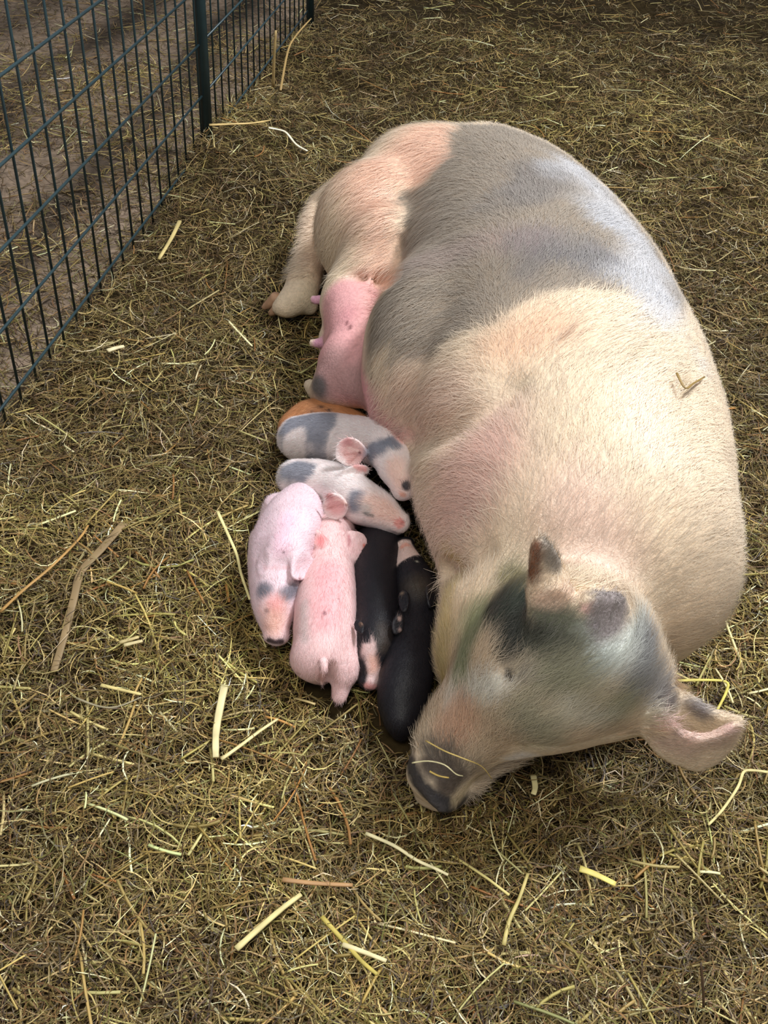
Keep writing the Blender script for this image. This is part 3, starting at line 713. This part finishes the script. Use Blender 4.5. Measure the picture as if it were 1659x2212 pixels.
PAL = [(146, 124, 74), (120, 101, 56), (94, 77, 44), (184, 164, 108), (116, 108, 56), (124, 94, 58), (66, 50, 32), (226, 214, 168)]
PWT = [20, 24, 22, 11, 10, 10, 16, 3]
parts = [strands(225000, inside_sampler(.02, 4.8, 1), (.022, .068), (.0007, .0017), PAL, PWT, (-.008, .016), False, 21, bend=.45),
         strands(95000, inside_sampler(.02, 3.2, 1, .8), (.018, .06), (.0005, .0012), PAL, PWT, (.0, .020), False, 22, bend=.8, tilt=.3),
         strands(7000, inside_sampler(.02, 4.5, 1), (.03, .085), (.0018, .0036), [(190, 176, 116), (170, 150, 90), (150, 128, 74), (220, 212, 160), (156, 112, 62)], [26, 30, 30, 10, 12], (.002, .020), True, 23, bend=.1, tilt=.12),
         strands(42000, outside_sampler, (.025, .08), (.0009, .0022), PAL, [10, 18, 26, 6, 12, 16, 22, 1], (-.004, .008), False, 24, bend=.45),
         strands(1200, outside_sampler, (.04, .11), (.0022, .0040), [(170, 150, 100), (140, 118, 74), (196, 186, 140)], [3, 4, 1], (.0, .010), True, 25, bend=.1, tilt=.1)]
off = 0; Vs, Fs_, Cs = [], [], []
for v_, f_, c_ in parts:
    Vs.append(v_); Fs_.append(f_ + off); Cs.append(c_); off += len(v_)
bed = mesh_obj('straw_bedding', np.concatenate(Vs), np.concatenate(Fs_), STRAW, col=np.concatenate(Cs), smooth=False)
tag(bed, 'loose dry straw and hay littered over the whole pen floor', 'straw', kind='stuff')

# ------------------------------------------------------------------ conspicuous single stalks
def stalk(label, pts, w_, col, z=.018, flat=.55, group=None, name='straw_stalk'):
    P = []
    for p in pts:
        q = gp(p[0], p[1], p[2] if len(p) > 2 else z)
        if len(p) < 3:
            for _ in range(3): q = gp(p[0], p[1], float(terrain(q[:1], q[1:2])[0]) + z + .008)
        P.append(q)
    P = catmull(np.array(P), 4); n = len(P)
    T = np.gradient(P, axis=0); T /= np.linalg.norm(T, axis=1, keepdims=True)
    S = np.cross(T, [0, 0, 1.0]); S /= np.linalg.norm(S, axis=1, keepdims=True) + 1e-9; U = np.cross(S, T)
    K = 8; wv = w_ * .5 * (1 - .25 * np.linspace(0, 1, n)) * (1 + .04 * np.sin(np.arange(n) * 2.1))
    V = np.stack([P + (S * math.cos(a) + U * flat * math.sin(a)) * wv[:, None] for a in np.arange(K) * 2 * np.pi / K], 1).reshape(-1, 3)
    ids = np.arange(n * K).reshape(n, K)
    Fc = np.stack([ids[:-1], np.roll(ids, -1, 1)[:-1], np.roll(ids, -1, 1)[1:], ids[1:]], -1).reshape(-1, 4)
    c0 = len(V); V = np.concatenate([V, [P[0], P[-1]]])
    cap = [[c0, ids[0, (j + 1) % K], ids[0, j], ids[0, j]] for j in range(0)]
    e = [(ids[0, [0, 1, 2, 3]])[::-1], (ids[0, [0, 3, 4, 7]])[::-1], (ids[0, [4, 5, 6, 7]])[::-1], ids[-1, [0, 1, 2, 3]], ids[-1, [0, 3, 4, 7]], ids[-1, [4, 5, 6, 7]]]
    Fc = np.concatenate([Fc, np.array(e)]); V = V[:c0]
    t = np.repeat(np.arange(n), K)
    C = np.tile(lin(col), (len(V), 1)) * (1 + .12 * np.sin(t * 1.7 + len(pts)))[:, None] * (1 + .1 * noise3(V, 90.0))[:, None]
    o = mesh_obj(name, V, Fc, STRAW, col=np.clip(C, 0, .9)); tag(o, label, 'straw', group); return o

stalk('long pale yellow stalk left of the outermost white piglet, bent near its lower end', [(470, 1105), (495, 1160), (512, 1200), (521, 1240), (540, 1295)], .0042, (226, 214, 150))
stalk('short thick split pale stalk standing out below and left of the piglets', [(485, 1480), (472, 1545), (466, 1590), (466, 1636)], .009, (222, 208, 156), flat=.3)
stalk('thick pale yellow stalk lying diagonally near the bottom edge, left of centre', [(510, 2050), (560, 2005), (610, 1962), (650, 1932)], .0062, (216, 202, 140))
stalk('olive yellow stalk slanting down to the right under the thick diagonal one', [(695, 1980), (740, 2030), (780, 2075), (815, 2105)], .0046, (186, 168, 84))
stalk('short cream stalk crossing the olive yellow one near the bottom', [(740, 2040), (790, 2058), (835, 2076)], .0050, (224, 210, 160))
stalk('wide flat grey brown reed, bent in the middle, on the straw at far left', [(268, 1130), (215, 1190), (175, 1235), (160, 1290), (140, 1370), (116, 1450)], .0115, (140, 118, 84), flat=.2, z=.010)
stalk('long orange brown stalk running in from the left edge beside the wide reed', [(0, 1322), (50, 1275), (110, 1225), (170, 1165), (190, 1135)], .0042, (176, 136, 78))
stalk('bright white bent stalk right of the fence post foot', [(580, 276), (606, 281), (620, 288), (640, 312), (664, 326)], .0060, (236, 228, 200), z=.035)
stalk('tan stalk lying straight out from the foot of the fence post', [(452, 270), (500, 268), (545, 266), (582, 260)], .0075, (200, 172, 112), z=.04)
stalk('pale straight stalk on the straw between fence and hind hoof', [(495, 695), (518, 720), (545, 748)], .0040, (228, 218, 168))
stalk('thick tan stalk lying diagonally on the straw between the fence post and the hind leg', [(388, 478), (370, 515), (343, 560)], .0085, (196, 176, 116))
stalk('short thick cream stub lying on the straw near the fence bottom', [(232, 758), (250, 752), (268, 748)], .0095, (222, 208, 164))
stalk('long fine pale stalk in the straw below the sow’s snout', [(790, 1800), (850, 1826), (900, 1858), (940, 1876), (968, 1890)], .0040, (226, 214, 164))
stalk('pinkish brown stalk lying level above the bottom straws, left of centre', [(610, 1900), (680, 1908), (762, 1912)], .0052, (176, 136, 92))
stalk('upright tan stalk leaning on the far fence panel', [(590, 188, .03), (592, 130, .10), (596, 66, .17)], .0075, (188, 162, 110))
stalk('kinked tan stalk beside the far fence panel', [(606, 195, .03), (622, 110, .06), (640, 76, .08), (672, 40, .09)], .0060, (176, 146, 92))
stalk('yellow stalk sharply bent at the end, on the straw above the sow’s drooping ear', [(1450, 1471), (1510, 1469), (1567, 1472), (1570, 1492), (1548, 1536)], .0040, (204, 190, 92))
stalk('thin hooked stalk at the right edge below the drooping ear', [(1659, 1668), (1625, 1664), (1606, 1668), (1594, 1700), (1560, 1750), (1530, 1782)], .0036, (206, 192, 132))
stalk('yellow leaf shaped blade on the straw right of the snout, lower right', [(1252, 1876), (1285, 1888), (1330, 1910)], .0075, (216, 200, 110), flat=.25)
stalk('pale blade standing out from dark straw just right of the sow’s chin', [(1152, 1675), (1156, 1700), (1152, 1716)], .0070, (226, 214, 156), flat=.3)
stalk('long olive stalk slanting up at bottom right of centre', [(1088, 2042), (1100, 1990), (1122, 1940), (1140, 1888)], .0042, (186, 170, 104))
stalk('thin curved grey stalk lying on the straw at lower left', [(165, 1508), (215, 1526), (255, 1526), (305, 1506)], .0026, (150, 140, 112))
stalk('short straight stalk with bright surface at left, above the thin curved grey one', [(218, 1480), (262, 1490), (305, 1500)], .0048, (214, 196, 130))
stalk('long pale stalk at lower left pointing toward the split pale stalk', [(478, 1640), (520, 1610), (560, 1580), (600, 1553)], .0042, (222, 206, 148))
stalk('stalk lying flat at left, upper of two parallel short ones', [(258, 1388), (300, 1376)], .0052, (190, 172, 120))
stalk('stalk lying flat at left, lower of two parallel short ones', [(268, 1394), (308, 1384)], .0055, (206, 190, 140))
stalk('upright thin dark stem rising from the straw at far bottom right', [(1520, 2175, .03), (1519, 2140, .045), (1514, 2080, .065)], .0030, (70, 52, 34))
# wisps lying on the sow
stalk('pale wavy straw lying across the top of the sow’s dark snout', [(890, 1648, .098), (925, 1644, .106), (960, 1652, .108), (985, 1672, .103), (1000, 1676, .100)], .0018, (216, 206, 160))
stalk('thin golden straw lying slantwise over the sow’s muzzle', [(920, 1600, .112), (960, 1622, .122), (1000, 1638, .124), (1040, 1655, .110), (1062, 1682, .086)], .0018, (204, 178, 106))
stalk('short golden straw on the sow’s nose beside the wavy one', [(928, 1666, .100), (948, 1676, .098), (970, 1680, .098)], .0022, (196, 166, 86))
stalk('dry brown hay wisp clinging to the sow’s back at right', [(x, y, float(SOW.hit(x, y)[2]) + dz) for x, y, dz in ((1462, 806, .012), (1480, 838, .014), (1498, 828, .014), (1522, 814, .010))], .0030, (138, 112, 60), name='hay_wisp')

# ------------------------------------------------------------------ fence
PAINT = material('green_fence_coating', rough=0.38, spec=0.5, attr=False, color=lin((38, 58, 62)), nscale=40, namp=.15)
def tubes(name, segs, r, mat, parent, K=8):
    for (a, b) in segs:
        a = np.array(a, float); b = np.array(b, float); d = (b - a) / np.linalg.norm(b - a)
        s = np.cross(d, [0.3, 0.2, 0.93]); s /= np.linalg.norm(s); u = np.cross(s, d)
        c = [math.cos(2 * math.pi * k / K) for k in range(K)]; e = [math.sin(2 * math.pi * k / K) for k in range(K)]
        V = np.array([a + r * (c[k] * s + e[k] * u) for k in range(K)] + [b + r * (c[k] * s + e[k] * u) for k in range(K)])
        Fc = [[k, (k + 1) % K, K + (k + 1) % K, K + k] for k in range(K)]
        Fc += [[0, 1, 2, 3][::-1], [0, 3, 4, 7][::-1], [4, 5, 6, 7][::-1], [8, 9, 10, 11], [8, 11, 12, 15], [12, 13, 14, 15]]
        mesh_obj(name, V, Fc, mat, parent)
FENCE_H = 0.80; WS = .0535
def fpt(s, z, o=0.0):
    return (FP[0] + FD[0] * s + FN[0] * o, FP[1] + FD[1] * s + FN[1] * o, z)
S_POST1 = float((gp(440, 330, .0)[:2] - FP) @ FD); S_POST2 = float((gp(655, 22, .02)[:2] - FP) @ FD)
def panel(label, s0, s1):
    e = empty('mesh_fence', fpt((s0 + s1) / 2, 0)); tag(e, label, 'fence', 'green mesh panels of the pen fence')
    segs = []
    k0 = math.ceil(s0 / WS); k1 = math.floor(s1 / WS)
    for k in range(k0, k1 + 1): segs.append((fpt(k * WS, -.035, .003), fpt(k * WS, FENCE_H, .003)))
    tubes('vertical_wire', segs, .0021, PAINT, e)
    hs = [(fpt(s0, .023 + .1 * j, -.002), fpt(s1, .023 + .1 * j, -.002)) for j in range(8)] + [(fpt(s0, FENCE_H - .004, -.002), fpt(s1, FENCE_H - .004, -.002))]
    tubes('horizontal_wire', hs, .0024, PAINT, e)
panel('nearer dark green wire mesh fence panel, left of the post', S_POST1 - 1.75, S_POST1 - .012)
panel('farther dark green wire mesh fence panel, right of the near post', S_POST1 + .012, S_POST2 - .012)
def post(label, s):
    e = empty('fence_post', fpt(s, 0, -.004)); tag(e, label, 'post')
    tubes('tube', [(fpt(s, -.03, -.006), fpt(s, FENCE_H + .04, -.006))], .0115, PAINT, e)
    tubes('cap', [(fpt(s, FENCE_H + .04, -.006), fpt(s, FENCE_H + .048, -.006))], .0130, PAINT, e)
post('near dark green round fence post standing in the straw', S_POST1)
post('far dark green fence post at the top edge of the photo', S_POST2)
